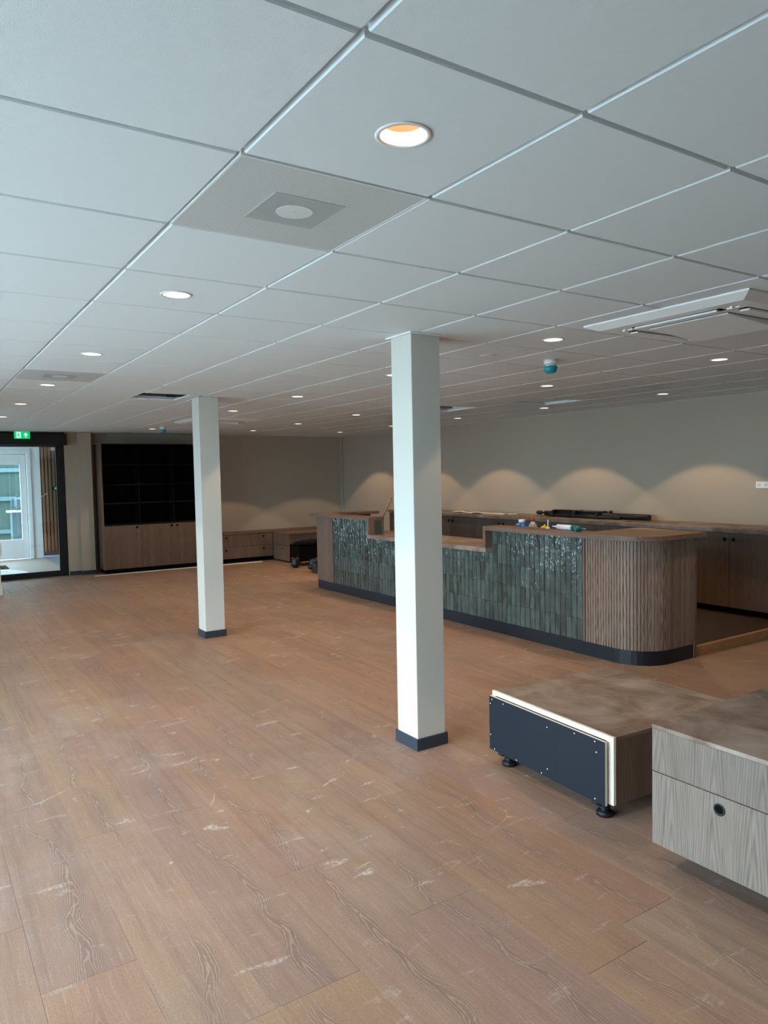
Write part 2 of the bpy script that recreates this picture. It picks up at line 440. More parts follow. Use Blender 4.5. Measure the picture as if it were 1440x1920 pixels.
# ------------------------------------------------------------------ ceiling: 0.6 m mineral tiles in a steel grid
T = .6
ceiling = struct(box(XL-.2, YB-.2, 2.95, XR+.2, YF+.2, 3.05).build('ceiling', M['wall_dark']))
DL = [(0, b) for b in (0, 3, 6, 9, 12, 15)] + [(4, b) for b in (3, 6, 9, 12, 15, 18)] + \
     [(7, b) for b in (3, 6, 9, 12, 15, 18)] + [(10, b) for b in (6, 9, 12, 15, 18)]
GAP = .0075
def tile_mesh(hole=0):
    a = T/2-GAP; c = .004
    if not hole:
        vs = [(sx*(a-k), sy*(a-k), z) for k, z in ((0, .018), (0, c), (c*.6, 0)) for sx, sy in ((-1, -1), (1, -1), (1, 1), (-1, 1))]
        fs = [(11, 10, 9, 8), (0, 1, 2, 3)] + [(j*4+i, j*4+4+i, j*4+4+(i+1) % 4, j*4+(i+1) % 4) for j in (0, 1) for i in range(4)]
        return MB().add(vs, fs).mesh('ceiling_tile', [M['tile_white']])
    n = 32; vs = []; fs = []
    def sq(t, r):
        x, y = math.cos(t), math.sin(t); k = r/max(abs(x), abs(y)); return x*k, y*k
    rings = [(lambda t: (hole*math.cos(t), hole*math.sin(t)), .018), (lambda t: (hole*math.cos(t), hole*math.sin(t)), 0),
             (lambda t: sq(t, a-c*.6), 0), (lambda t: sq(t, a), c), (lambda t: sq(t, a), .018)]
    for f, z in rings:
        for i in range(n):
            x, y = f(2*math.pi*i/n+math.pi/4); vs.append((x, y, z))
    for j in range(len(rings)):
        for i in range(n):
            k = (i+1) % n; jj = (j+1) % len(rings); fs.append((j*n+i, j*n+k, jj*n+k, jj*n+i))
    return MB().add(vs, fs).mesh('ceiling_tile', [M['tile_white']])
tm, tmh = tile_mesh(), tile_mesh(.060)
SKIP = {(0, 1), (0, 8), (2, 10), (8, 10)}
vis = []; rest = []
for a in range(-4, 12):
    for b in range(-7, 21):
        if (a, b) in SKIP: continue
        seen = any(in_view((a+s)*T, (b+t)*T, H) for s in (0, .5, 1) for t in (0, .5, 1))
        (vis if seen or (a, b) in DL else rest).append((a, b))
for (a, b) in vis:
    dz = .03 if (a, b) == (9, 8) else (-.004 if (a, b) == (8, 17) else 0)
    link('ceiling_tile', tmh if (a, b) in DL else tm, ceiling, ((a+.5)*T, (b+.5)*T, H+dz))
mb = MB()
for (a, b) in rest: mb.box(a*T+GAP, b*T+GAP, H, (a+1)*T-GAP, (b+1)*T-GAP, H+.018)
tag(mb.build('ceiling_tile_field', M['tile_white'], ceiling), kind='stuff')
for a in range(-4, 13):
    mb = MB().box(a*T-.012, YB+.001, H+.0185, a*T+.012, YF-.001, H+.0205).box(a*T-.0012, YB+.001, H+.0205, a*T+.0012, YF-.001, H+.055)
    mb.build('grid_runner', M['grid'], ceiling)
for b in range(-7, 22):
    mb = MB().box(XL+.001, b*T-.012, H+.0188, XR-.001, b*T+.012, H+.0204).box(XL+.001, b*T-.0012, H+.0206, XR-.001, b*T+.0012, H+.045)
    mb.build('cross_rail', M['grid'], ceiling)
mb = MB()
mb.box(XR-.026, YB, H-.002, XR-.001, YF-.001, H+.001).box(XL, YF-.026, H-.002, XR-.001, YF-.001, H+.001)
mb.build('edge_trim', M['grid'], ceiling)
MB().box(1.22, 6.50, H+.03, 1.66, 6.53, H+.12).box(1.22, 6.47, H+.03, 1.66, 6.50, H+.036).build('cable_tray', M['steel'], ceiling)
box(1.67, 6.01, H+.004, 1.793, 6.592, H+.016).build('cut_tile', M['tile_white'], ceiling)
MB().box(1.56, 6.12, H+.022, 1.64, 6.46, H+.07).build('junction_box', M['black'], ceiling)
box(4.85, 6.5, H+.03, 5.4, 6.53, H+.12).build('cable_tray', M['steel'], ceiling)

# ------------------------------------------------------------------ walls
struct(box(XR, YB-.2, 0, XR+.2, YF+.2, 3.0).build('wall_right', M['wall']))
wb = struct(MB().box(1.76, YF, 0, XR, YF+.2, 3.0).box(1.55, 12.45, 0, 1.76, YF+.2, 3.0)
            .box(XL-.2, 12.45, 0, -.98, YF+.2, 3.0).box(-.98, 12.45, 2.49, 1.55, YF+.2, 3.0).build('wall_back', M['wall']))
box(1.76, 12.38, 0, 1.985, YF, H-.002).build('pilaster', M['wall'], wb, .003)
box(1.56, 12.437, 0, 1.759, 12.449, .07).build('skirting', M['skirt'], wb)
box(1.75, 12.368, 0, 1.997, 12.379, .07).build('skirting', M['skirt'], wb)
box(7.16, 12.57, 0, XR, YF, H-.002).build('pipe_boxing', M['wall'], wb)
struct(box(XL-.2, YB-.2, 0, XR, YB, 3.0).build('wall_front', M['wall']))
mb = MB().box(XL-.2, YB, 2.36, XL, 12.45, 3.0).box(XL-.2, YB, 0, XL, WIN[0][0], 2.36).box(XL-.2, WIN[-1][1], 0, XL, 12.45, 2.36)
for (q, s) in zip(WIN[:-1], WIN[1:]): mb.box(XL-.2, q[1], 0, XL, s[0], 2.36)
struct(mb.build('wall_left', M['wall']))
for n, (a, b) in enumerate(WIN):
    f = MB()
    for (y0, z0, y1, z1) in ((a, .02, a+.06, 2.36), (b-.06, .02, b, 2.36), (a+.06, .02, b-.06, .09), (a+.06, 2.30, b-.06, 2.36)):
        f.box(XL-.14, y0, z0, XL-.07, y1, z1)
    wn = struct(f.build('window_%d' % (n+1), M['black_metal']))
    box(XL-.108, a+.06, .09, XL-.102, b-.06, 2.30).build('pane', M['glass'], wn)
# outside
g = struct(MB().box(-40, -40, -.3, XL-.2, 60, -.145).box(XL-.2, -40, -.3, 40, YB-.2, -.145).box(XL-.2, 16.7, -.3, 40, 60, -.145).build('ground', M['paving']))

# ------------------------------------------------------------------ sliding glass door at the far left
d1 = struct(MB().box(1.445, 12.46, 0, 1.549, 12.56, 2.25).box(-.979, 12.46, 0, -.88, 12.56, 2.25).build('door_1', M['black_metal'], None, .003))
box(-.979, 12.46, 2.25, 1.549, 12.60, 2.49).build('header', M['black_metal'], d1)
box(-.979, 12.30, 2.27, 1.575, 12.449, 2.465).build('operator_box', M['black_metal'], d1, .004)
box(-.979, 12.33, 2.4655, 1.545, 12.449, 2.492).build('box_cover', M['black_metal'], d1, .004)
MB().box(-.88, 12.48, .002, 1.445, 12.53, .10).box(1.415, 12.482, .10, 1.445, 12.528, 2.25).build('leaf_frame', M['black_metal'], d1)
pn = box(-.88, 12.502, .10, 1.415, 12.510, 2.25).build('pane', M['glass'], d1)
box(1.34, 12.496, 2.185, 1.405, 12.5015, 2.24).build('sticker', M['white'], pn)

# exit sign on the operator box
es = thing('exit_sign', (.88, 12.295, 2.375), 'green lit emergency exit sign with running figure and arrow above the glass door', 'sign')
box(.763, 12.268, 2.374, 1.0, 12.299, 2.493).build('housing', M['exit_green'], es, .002)
ex = lambda u: .763 + u*.237
ez = lambda v: 2.374 + v*.119
def flat(pts, y0, y1):
    n = len(pts); vs = [(ex(a), y0, ez(b)) for a, b in pts]+[(ex(a), y1, ez(b)) for a, b in pts]
    return vs, [tuple(range(n)), tuple(reversed(range(n, 2*n)))]+[(i, i+n, (i+1) % n+n, (i+1) % n) for i in range(n)]
MB().add(*flat([(.13, .08), (.42, .08), (.42, .92), (.13, .92)], 12.2665, 12.268)).build('door_symbol', M['exit_white'], es)
mb = MB()
for p in ([(.285, .80), (.325, .80), (.325, .70), (.285, .70)], [(.23, .68), (.31, .68), (.30, .42), (.24, .42)],
          [(.24, .46), (.29, .46), (.20, .14), (.16, .14)], [(.26, .46), (.31, .46), (.37, .30), (.33, .28)], [(.33, .32), (.37, .32), (.36, .12), (.32, .12)],
          [(.17, .66), (.24, .68), (.24, .61), (.19, .58)], [(.17, .66), (.20, .64), (.18, .50), (.15, .50)], [(.30, .66), (.38, .52), (.36, .49), (.29, .58)]):
    mb.add(*flat(p, 12.265, 12.2664))
mb.build('running_figure', M['exit_green'], es)
MB().add(*flat([(.69, .12), (.76, .12), (.76, .55), (.84, .42), (.84, .58), (.725, .85), (.61, .58), (.61, .42), (.69, .55)], 12.2665, 12.268)).build('arrow', M['exit_white'], es)

# ------------------------------------------------------------------ vestibule behind the glass door
struct(box(-1.5, YF+.12, -.14, 1.672, 16.2, -.002).build('vestibule_floor', M['light_floor']))
struct(box(1.673, YF+.2, -.14, 4.2, 16.7, -.002).build('vestibule_carpet', M['carpet']))
struct(MB().box(-1.75, 12.82, -.14, -1.55, 13.5, 2.75).box(-1.75, 15.3, -.14, -1.55, 16.2, 2.75).box(-1.75, 13.5, 2.25, -1.55, 15.3, 2.75).box(-1.75, 13.5, -.14, -1.55, 15.3, .5).build('vestibule_dimming_wall', M['wall']))  # unseen wall with a smaller opening, added to cut daylight in the vestibule
struct(box(-1.75, YF+.2, 2.751, 4.2, 16.9, 2.9).build('vestibule_ceiling', M['tile_white']))
struct(box(4.2, YF+.2, -.14, 4.4, 16.7, 2.9).build('vestibule_side', M['wall']))
sw = struct(box(1.4, 16.56, -.14, 4.2, 16.7, 2.75).build('wall_vestibule', M['black']))
for i in range(18):
    x = 1.60+i*.074
    box(x, 16.515, .085, x+.050, 16.559, 2.6).build('slat', M['slatwall'], sw)
box(1.4, 16.49, 0, 4.2, 16.559, .08).build('skirting', M['skirt'], sw)
d2 = struct(MB().box(1.465, 15.98, 0, 1.652, 16.20, 2.75).box(-1.5, 15.98, 2.34, 1.465, 16.20, 2.75).build('door_2', M['white_soft'], None, .004))
MB().box(1.385, 15.95, 0, 1.465, 16.05, 2.34).box(-1.5, 15.95, 2.25, 1.385, 16.05, 2.34).build('door_frame', M['white_soft'], d2, .004)
MB().box(1.255, 16.0, .02, 1.372, 16.06, 2.235).box(-.1, 16.0, .02, 1.255, 16.06, .43).box(-.1, 16.0, 2.02, 1.255, 16.06, 2.235).box(-.2, 16.0, .02, -.1, 16.06, 2.235).build('door_leaf', M['white_soft'], d2, .004)
box(-.1, 16.025, .43, 1.255, 16.032, 2.02).build('pane', M['glass'], d2)
box(-1.5, 16.06, 0, -.2, 16.2, 2.34).build('side_panel', M['white_soft'], d2)
MB().tube((1.6525, 16.1, 1.315), (1.785, 16.1, 1.392), .014, n=8).build('pull_bar', M['white'], d2)
vs_ = thing('vestibule_sign', (2.02, 16.50, 1.46), 'small green lit sign on the slatted wall beyond the glass door', 'sign')
box(1.95, 16.485, 1.455, 2.09, 16.514, 1.53).build('housing', M['black'], vs_)
box(2.0, 16.481, 1.47, 2.08, 16.4849, 1.515).build('lit_face', M['exit_green'], vs_)
sr = thing('wall_sensor', (2.12, 16.50, 1.42), 'white sensor beside the small green sign on the slatted wall', 'sensor')
MB().box(2.10, 16.48, 1.42, 2.15, 16.514, 1.52).build('housing', M['white'], sr, .004)
box(2.105, 16.488, 1.521, 2.135, 16.514, 1.62).build('upper_plate', M['white'], sr, .003)
wm = thing('white_mat', (.75, 13.6, 0), 'white rounded floor mat lying just behind the glass door', 'mat')
pts = [(-.2, 13.05), (1.02, 13.05)] + [(.55+.47*math.cos(t), 13.3+.85*math.sin(t)) for t in [i*math.pi/2/8 for i in range(9)]] + [(-.2, 14.15)]
MB().prism(pts, -.002, .012).build('mat_sheet', M['white'], wm)
for (a, b, c, d) in ((.1, 13.15, .60, 13.3), (.25, 13.75, .72, 13.82)): box(a, b, .0121, c, d, .016).build('strip', M['grey_plate'], wm)
tag(box(-.2, 14.3, -.002, .80, 14.9, .012).build('doormat', M['cloth'], None, loc=(.3, 14.6, 0)), 'dark doormat on the pale vestibule floor', 'doormat')
fn = thing('board_fence', (.5, 19.5, -.14), 'green grey board fence outside, seen through the white door', 'fence')
for i in range(16): box(-1.6+i*.22, 19.5, -.14, -1.6+i*.22+.2185, 19.53, 2.9).build('board', M['fence'], fn)
for z in (1.18, 1.90, .35, 2.4): box(-1.6, 19.44, z, 1.92, 19.499, z+.10).build('rail', M['fence_rail'], fn)
ou = thing('outdoor_kiosk', (1.28, 17.6, -.145), 'pale outdoor kiosk seen at the right of the white door glass', 'kiosk')
MB().box(1.22, 17.5, -.145, 1.50, 17.8, .95).build('body', M['fence_rail'], ou, .01)
MB().box(1.14, 17.45, .951, 1.50, 17.8, .99).build('ledge', M['white'], ou)
MB().prism([(1.24, 17.5), (1.5, 17.5), (1.5, 17.8), (1.24, 17.8)], .991, 1.35).build('hood', M['fence_rail'], ou, .1, 3)

# stacked boxes cut by the left edge of the frame
def carton(x1, z0, z1, lab, y=10.72):
    t = thing('storage_box', (x1-.25, y+.2, z0), lab, 'box', None)
    box(x1-.5, y, z0, x1, y+.4, z1).build('box_body', M['beige'], t, .006, 2)
    box(x1-.49, y-.0015, (z0+z1)/2-.006, x1-.01, y-.0002, (z0+z1)/2+.006).build('tape', M['whitestrip'], t)
carton(.348, 0, .175, 'cream box on the floor at the left edge, lowest of the stack')
carton(.330, .1755, .40, 'cream box at the left edge, in the middle of the stack')
carton(.30, .4005, .58, 'narrow beige box near the top of the stack at the left edge')
carton(.352, .5805, .78, 'beige box on top of the stack at the left edge')

# ------------------------------------------------------------------ columns
def column(x0, y0, lab, collar=None):
    t = thing('column', (x0+.105, y0+.105, 0), lab, 'column')
    x1, y1 = x0+.21, y0+.21
    box(x0, y0, 0, x1, y1, H-.001).build('shaft', M['column'], t, .003)
    d = .011; mb = MB()
    for (a, b, c, e) in ((x0-d, y0-d, x1+d, y0-.0005), (x0-d, y1+.0005, x1+d, y1+d), (x0-d, y0-.0005, x0-.0005, y1+.0005), (x1+.0005, y0-.0005, x1+d, y1+.0005)):
        mb.box(a, b, 0, c, e, .072)
    mb.build('skirting', M['skirt'], t)
    if collar:
        X0, Y0, X1, Y1 = collar; mb = MB()
        for (a, b, c, e) in ((X0, Y0, X1, y0-.0006), (X0, y1+.0006, X1, Y1), (X0, y0-.0006, x0-.0006, y1+.0006), (x1+.0006, y0-.0006, X1, y1+.0006)):
            mb.box(a, b, H-.010, c, e, H-.0005)
        mb.build('collar', M['grid'], t)
column(1.745, 2.308, 'nearer white square column with dark skirting, in front of the green tiled bar', (1.727, 2.286, 1.998, 2.548))
column(1.767, 6.083, 'farther white square column with dark skirting, in front of the black bookcase')

# ------------------------------------------------------------------ recessed downlights
proto = None
def downlight():
    t = thing('downlight', (0, 0, H), 'x', 'ceiling light', 'recessed downlights in the tiled ceiling')
    z = H
    def P(mb, n, m): o = mb.build(n, m); o.parent = t; o.data.transform(Matrix.Translation((0, 0, -H))); return o
    P(MB().lathe([(.0575, .012), (.0575, -.001), (.060, -.004), (.068, -.0035), (.071, -.0004), (.0600, -.0003)], (0, 0, z), 40, cap0=False, cap1=False), 'trim_ring', M['white'])
    P(MB().lathe([(.0572, .0), (.054, .016), (.0515, .030)], (0, 0, z), 40, cap0=False, cap1=False), 'reflector', M['cup'])
    P(MB().lathe([(.0513, .0302), (.044, .048), (.034, .060), (.012, .063)], (0, 0, z), 32, cap0=False), 'lens', M['lens'])
    l = bpy.data.lights.new('downlight_beam', 'SPOT'); l.energy = SPOT_W; l.color = (1.0, .71, .41)
    l.spot_size = R(101); l.spot_blend = .12; l.shadow_soft_size = .03
    lo = bpy.data.objects.new('downlight_beam', l); col.objects.link(lo); lo.parent = t; lo.location = (0, 0, -.006)
    return t
proto = downlight()
names_x = {0: 'window side row', 4: 'second row from the windows', 7: 'third row from the windows', 10: 'row along the bar wall'}
order = ['nearest', 'second', 'third', 'fourth', 'fifth', 'sixth', 'seventh']
cnt = {}
for k, (a, b) in enumerate(DL):
    o = proto if k == 0 else copy_tree(proto)
    o.location = ((a+.5)*T, (b+.5)*T, H)
    if (a, b) == (7, 9):
        o['label'] = 'round recessed downlight hidden behind the nearer white column'; continue
    i = cnt.get(a, 0); cnt[a] = i+1
    o['label'] = 'round recessed downlight, %s in the %s' % (order[i] if i else 'nearest to the camera', names_x[a])
    if (a, b) == (0, 0): o['label'] = 'large lit downlight with orange glowing cup, beside the near perforated ceiling panel'

# ------------------------------------------------------------------ perforated ventilation panels
def diffuser(a, b, lab):
    cx, cy = (a+.5)*T, (b+.5)*T; e = T/2-.0012
    t = thing('ventilation_panel', (cx, cy, H), lab, 'vent')
    box(cx-e+.006, cy-e+.006, H, cx+e-.006, cy+e-.006, H+.004).build('perforated_plate', M['perf'], t)
    q = .118
    box(cx-q, cy-q, H-.0012, cx+q, cy+q, H-.0001).build('inner_grille', M['perf_in'], t)
    MB().lathe([(.058, -.0026), (.058, -.0013)], (cx, cy, H), 32).build('centre_disc', M['perf_disc'], t)
    MB().lathe([(.004, -.0034), (.004, -.0027)], (cx, cy, H), 10).build('centre_screw', M['screw'], t)
    mb = MB()
    for (x0, y0, x1, y1) in ((-e, -e, e, -e+.006), (-e, e-.006, e, e), (-e, -e+.006, -e+.006, e-.006), (e-.006, -e+.006, e, e-.006)):
        mb.box(cx+x0, cy+y0, H-.001, cx+x1, cy+y1, H+.0183)
    mb.build('rim', M['grid'], t)
def perf_variant(name, c0, c1):
    m = M['perf'].copy(); m.name = name
    for n in m.node_tree.nodes:
        if n.bl_idname == 'ShaderNodeMix': n.inputs[6].default_value = c0; n.inputs[7].default_value = c1
    return m
M['perf_in'] = perf_variant('perforated_inner', srgb(196, 200, 200), srgb(84, 88, 88))
M['perf_disc'] = perf_variant('perforated_disc', srgb(232, 236, 236), srgb(190, 194, 194))
diffuser(0, 1, 'near grey perforated ventilation panel with centre disc set in the ceiling')
diffuser(0, 8, 'far perforated ventilation panel in the ceiling, towards the glass door')

# ------------------------------------------------------------------ ceiling cassette air conditioners
def cassette(cx, cy, lab):
    t = thing('ceiling_cassette', (cx, cy, H), lab, 'air conditioner')
    a, b, zt, zb = .478, .418, H-.0005, H-.036
    hole = .36                                   # inside the slots
    vs = []; fs = []
    for (k, z) in ((a, zt), (a, zt-.008), (b, zb), (.235, zb)):
        vs += [(cx+sx*k, cy+sy*k*1.03, z) for sx, sy in ((-1, -1), (1, -1), (1, 1), (-1, 1))]
    for j in range(3):
        for i in range(4): fs.append((j*4+i, j*4+(i+1) % 4, j*4+4+(i+1) % 4, j*4+4+i))
    fs.append((3, 2, 1, 0))
    MB().add(vs, fs).build('rim_panel', M['white'], t)
    box(cx-.2348, cy-.2418, zb+.001, cx+.2348, cy+.2418, zb+.006).build('grille_recess', M['dark_hole'], t)
    gv = [(cx+x, cy+y, z_) for x in (-.230, .230) for y in (-.237, .237) for z_ in (zb-.008-(x+.230)*.06, zb-.0004)]
    MB().add(gv, [(0, 1, 3, 2), (4, 6, 7, 5), (0, 4, 5, 1), (2, 3, 7, 6), (0, 2, 6, 4), (1, 5, 7, 3)]).build('intake_grille', M['white'], t, .002)
    for k in range(4):
        d = .318; L = .24
        def rot(x, y):
            for _ in range(k): x, y = -y, x
            return cx+x, cy+y*1.03
        def rb(x0, y0, x1, y1, z0, z1):
            p, q = rot(x0, y0), rot(x1, y1)
            return min(p[0], q[0]), min(p[1], q[1]), z0, max(p[0], q[0]), max(p[1], q[1]), z1
        box(*rb(-d-.030, -L-.02, -d+.025, L+.02, zb-.0012, zb-.0002)).build('slot', M['dark_hole'], t)
        box(*rb(-d-.028, -L, -d+.022, L, zb-.012, zb-.0014)).build('flap', M['white_soft'], t, .003)
        box(*rb(-d+.002, -L-.10, -d+.012, -L-.035, zb-.006, zb-.0003)).build('flap_hinge', M['white'], t)
        box(*rb(-d+.002, L+.035, -d+.012, L+.10, zb-.006, zb-.0003)).build('flap_hinge', M['white'], t)
    box(cx+.345, cy+.29, zb-.0015, cx+.365, cy+.36, zb-.0002).build('receiver', M['white'], t)
cassette(3.02, 1.22, 'square white ceiling air conditioner with flaps, at the right of the photo')
cassette(3.06, 9.02, 'far ceiling air conditioner partly behind the farther white column')

# smoke detectors with teal dust caps, flat disc
def detector(x, y, lab):
    t = thing('smoke_detector', (x, y, H), lab, 'smoke detector', 'smoke detectors with teal dust caps')
    MB().lathe([(.049, -.0005), (.050, -.03), (.046, -.036)], (x, y, H), 28).build('base', M['white'], t)
    MB().lathe([(.036, -.0362), (.036, -.05)], (x, y, H), 28).build('neck', M['white'], t)
    MB().lathe([(.049, -.0502), (.0505, -.056), (.048, -.078), (.038, -.096), (.026, -.101)], (x, y, H), 28).build('dust_cap', M['teal'], t)
detector(3.3, 2.7, 'smoke detector under a teal dust cap, near the big air conditioner')
detector(2.7, 10.5, 'smoke detector under a teal dust cap, far off before the black bookcase')
cs = thing('ceiling_disc', (2.735, 2.755, H), 'flat pale round disc in the ceiling just right of the nearer column', 'ceiling disc')
MB().lathe([(.058, -.0005), (.058, -.004), (.052, -.006)], (2.735, 2.755, H), 28).build('rim', M['grey_plate'], cs)
MB().lathe([(.046, -.0062), (.044, -.0085)], (2.735, 2.755, H), 28).build('face', M['grid'], cs)

# ------------------------------------------------------------------ bar
bar = thing('bar_counter', (4.6, 5.5, 0), 'long bar with dark green glazed tiles, oak slats and stepped wooden counter tops', 'bar')
FX = 4.30; YE = 2.62; RR = .32; TX = 4.22; ZT = 1.108; TH = .042
def arc_path(off, y_start, x_end, n=10):
    """outline of the bar front, offset outwards by off: down the front, round the corner, along the end"""
    c = (FX+RR, YE+RR); r = RR+off
    return [(FX-off, y_start)] + [(c[0]-r*math.cos(t), c[1]-r*math.sin(t)) for t in [math.pi/2*i/n for i in range(n+1)]] + [(x_end, YE-off)]
# plinth
o = arc_path(-.004, 8.372, 4.962); i_ = arc_path(-.03, 8.372, 4.962)
MB().prism(o+[(4.962, YE+.03)]+list(reversed(i_[:-1])), 0, .122).build('plinth', M['navy'], bar)
# carcass behind the tiles and slats
o = arc_path(-.016, 3.285, 4.955); i_ = arc_path(-.06, 3.285, 4.955)
MB().prism(o+list(reversed(i_)), .123, 1.064).build('corner_shell', M['black'], bar)
MB().box(FX+.012, 4.56, .123, FX+.11, 6.785, .834).box(FX+.012, 3.29, .123, FX+.11, 4.56, 1.064).box(FX+.012, 6.785, .123, FX+.11, 8.368, 1.064).build('carcass', M['grout'], bar)
box(FX+.111, 3.32, .09, 4.84, 8.3, .834).build('under_cabinet', M['wood_z'], bar)
# end panels
box(FX-.002, 7.895, .123, FX+.0115, 8.37, 1.064).build('end_panel', M['wood_z'], bar, .001)
box(FX-.004, 3.262, .123, FX+.011, 3.284, 1.064).build('edge_strip', M['wood_z'], bar)
box(4.958, YE-.006, 0, 4.995, YE+.55, 1.064).build('end_post', M['wood_z'], bar, .001)
# slats round the corner
L1 = 3.258-(YE+RR); L2 = math.pi/2*RR; L3 = 4.956-(FX+RR)
tot = L1+L2+L3; ns = 40; pitch_ = tot/ns
sm = MB().box(-.0005, -pitch_/2+.0021, 0, .0115, pitch_/2-.0021, .94).mesh('slat', [M['slat']], bevel=.0022)
for k in range(ns):
    s = (k+.5)*pitch_
    if s < L1: p, ang = (FX, 3.258-s), 0
    elif s < L1+L2:
        t = (s-L1)/RR; p = (FX+RR-RR*math.cos(t), YE+RR-RR*math.sin(t)); ang = t
    else: p, ang = (FX+RR+s-L1-L2, YE), math.pi/2
    link('slat', sm, bar, Vector((p[0], p[1], .124))-bar.location, (0, 0, ang))
# tiles: 66 x 198 mm, stood on end
TWd, THt = .0664, .1985
tl = []
cache = {}
for r in range(5):
    z0 = .125+r*.2
    for c in range(70):
        y0 = 3.289+c*TWd; y1 = y0+TWd-.0018
        if y1 > 7.893: continue
        top = 1.063 if (y1 < 4.512 or y0 > 6.83) else .832
        z1 = min(z0+THt, top)
        if z1-z0 < .02: continue
        tl.append((y0, y1, z0, z1))
tl.sort(key=lambda q: q[0])
def tile_one(h):
    k = round(h, 3)
    if k not in cache:
        a, b = (TWd-.0018)/2, h/2
        cache[k] = MB().box(-.006, -a, -b, .0085, a, b).mesh('tile', [M['zellige']], bevel=.0038, seg=2)
    return cache[k]
far_tiles = MB()
for n, (y0, y1, z0, z1) in enumerate(tl):
    p = Vector((FX+.0030+random.uniform(-.0014, .0014), (y0+y1)/2, (z0+z1)/2))
    if n < 299:
        link('tile', tile_one(z1-z0), bar, p-bar.location, (random.uniform(-.004, .004), R(random.gauss(0, 1.2)), R(random.gauss(0, 1.5))))
    else: far_tiles.box(p.x-.006, y0, z0, p.x+.0085, y1, z1)
if far_tiles.v: tag(far_tiles.build('tile_field', M['zellige'], bar), kind='stuff')
# counters
XB = 4.462
c = (TX+.34, YE-.055+.34)
pts = [(TX, 4.555), (TX, c[1])] + [(c[0]-.34*math.cos(t), c[1]-.34*math.sin(t)) for t in [math.pi/2*i/14 for i in range(15)]] + [(5.07, YE-.055), (5.10, 3.30), (XB, 3.30), (XB, 4.555)]
MB().prism(pts, ZT-TH, ZT).build('counter_top', M['wood_y'], bar, .002)
box(TX, 4.513, .883, XB, 4.5545, ZT-TH-.0005).build('step_panel', M['wood_z'], bar, .001)
box(TX, 4.513, .836, 4.87, 6.832, .8825).build('lower_counter', M['wood_top'], bar, .002)
box(FX+.112, 3.31, .836, 4.87, 4.512, .876).build('work_shelf', M['wood_y'], bar)
box(FX+.112, 6.8325, .836, 4.87, 8.2, .876).build('work_shelf', M['wood_y'], bar)
box(TX, 6.791, .883, XB, 6.832, ZT-TH-.0005).build('step_panel', M['wood_z'], bar, .001)
MB().prism([(TX, 6.791), (XB, 6.791), (XB, 8.16), (5.27, 8.16), (5.27, 8.44), (TX, 8.44)], ZT-TH, ZT).build('counter_top', M['wood_y'], bar, .002)
MB().box(4.43, 8.30, .0, 5.20, 8.368, 1.064).build('return_panel', M['wood_z'], bar)

# raised deck behind the bar
dk = struct(box(4.997, 2.672, 0, 6.68, 9.9, .083).build('floor_platform', M['deck']))
box(4.997, 2.633, 0, XR-.001, 2.671, .088).build('nosing', M['nosing'], dk, .003)
box(6.681, 2.672, 0, XR-.001, 9.9, .083).build('deck_rear', M['deck'], dk)

# ------------------------------------------------------------------ back bar cabinets along the right wall
def ring_handle(parent, p, axis, r=.0165):
    """black ring pull let into a front; p lies on the front face, axis is the way it faces"""
    sgn = -1
    mb = MB().lathe([(r, sgn*.0004), (r, sgn*.003), (r*.72, sgn*.003), (r*.70, sgn*.0006)], p, 24, axis, cap0=False, cap1=False)
    o = mb.build('handle', M['ring'], parent)
    MB().lathe([(r*.71, sgn*.0004), (r*.4, sgn*.0009)], p, 20, axis, cap0=False).build('handle_cup', M['dark_hole'], parent)
    return o
CX = 6.62
def back_unit(y0, lab):
    t = thing('base_cabinet', (CX+.29, y0+.6, .083), lab, 'cabinet', 'cabinets along the bar wall')
    box(CX+.021, y0+.001, .16, XR-.003, y0+1.199, .965).build('body', M['wood_z'], t)
    box(CX+.06, y0+.001, .0835, XR-.01, y0+1.199, .1595).build('plinth', M['black'], t)
    for (a, b, hy) in ((y0+.0015, y0+.5985, y0+.55), (y0+.6015, y0+1.1985, y0+.65)):
        d = box(CX, a, .157, CX+.020, b, .955).build('door', M['wood_shaded'], t, .001)
        ring_handle(d, (CX, hy, .892), 'x', .0225)
    return t
labs = ['base cabinet with round black pulls just right of the rounded bar end', 'base cabinet on the bar wall hidden behind the rounded bar end', 'base cabinet on the bar wall behind the right bar top',
        'base cabinet on the bar wall seen over the left end of the right bar top', 'base cabinet with two round pulls seen just right of the nearer column', 'last base cabinet on the bar wall, behind the nearer column']
for k in range(6): back_unit(2.71+1.2*k, labs[k])
wt = tag(box(CX-.022, 2.68, .968, XR-.002, 9.93, 1.013).build('worktop', M['wood_top'], None, .002, loc=(CX+.3, 6, .968)), 'long wooden worktop on the cabinets along the bar wall', 'worktop')

# folded black tripod bundle on the worktop
tp = thing('folded_stand', (7.02, 5.6, 1.013), 'long black folded stand lying on the worktop against the wall', 'stand')
z = 1.013
MB().tube((7.03, 6.40, z+.040), (7.03, 4.62, z+.042), .036, .038, 14).build('main_tube', M['rubber'], tp)
MB().tube((6.955, 6.25, z+.024), (6.955, 5.0, z+.024), .0235).build('leg', M['rubber'], tp)
MB().tube((7.10, 6.3, z+.026), (7.10, 4.9, z+.026), .0235).build('leg', M['rubber'], tp)
MB().tube((7.0, 6.2, z+.090), (7.0, 5.35, z+.086), .0135).build('leg', M['rubber'], tp)
MB().lathe([(.018, 0), (.030, .02), (.030, .08), (.020, .10)], (7.03, 6.47, z+.045), 16, 'y').build('head', M['rubber'], tp)
MB().tube((7.03, 6.40, z+.042), (7.03, 6.48, z+.045), .014).build('neck', M['rubber'], tp)
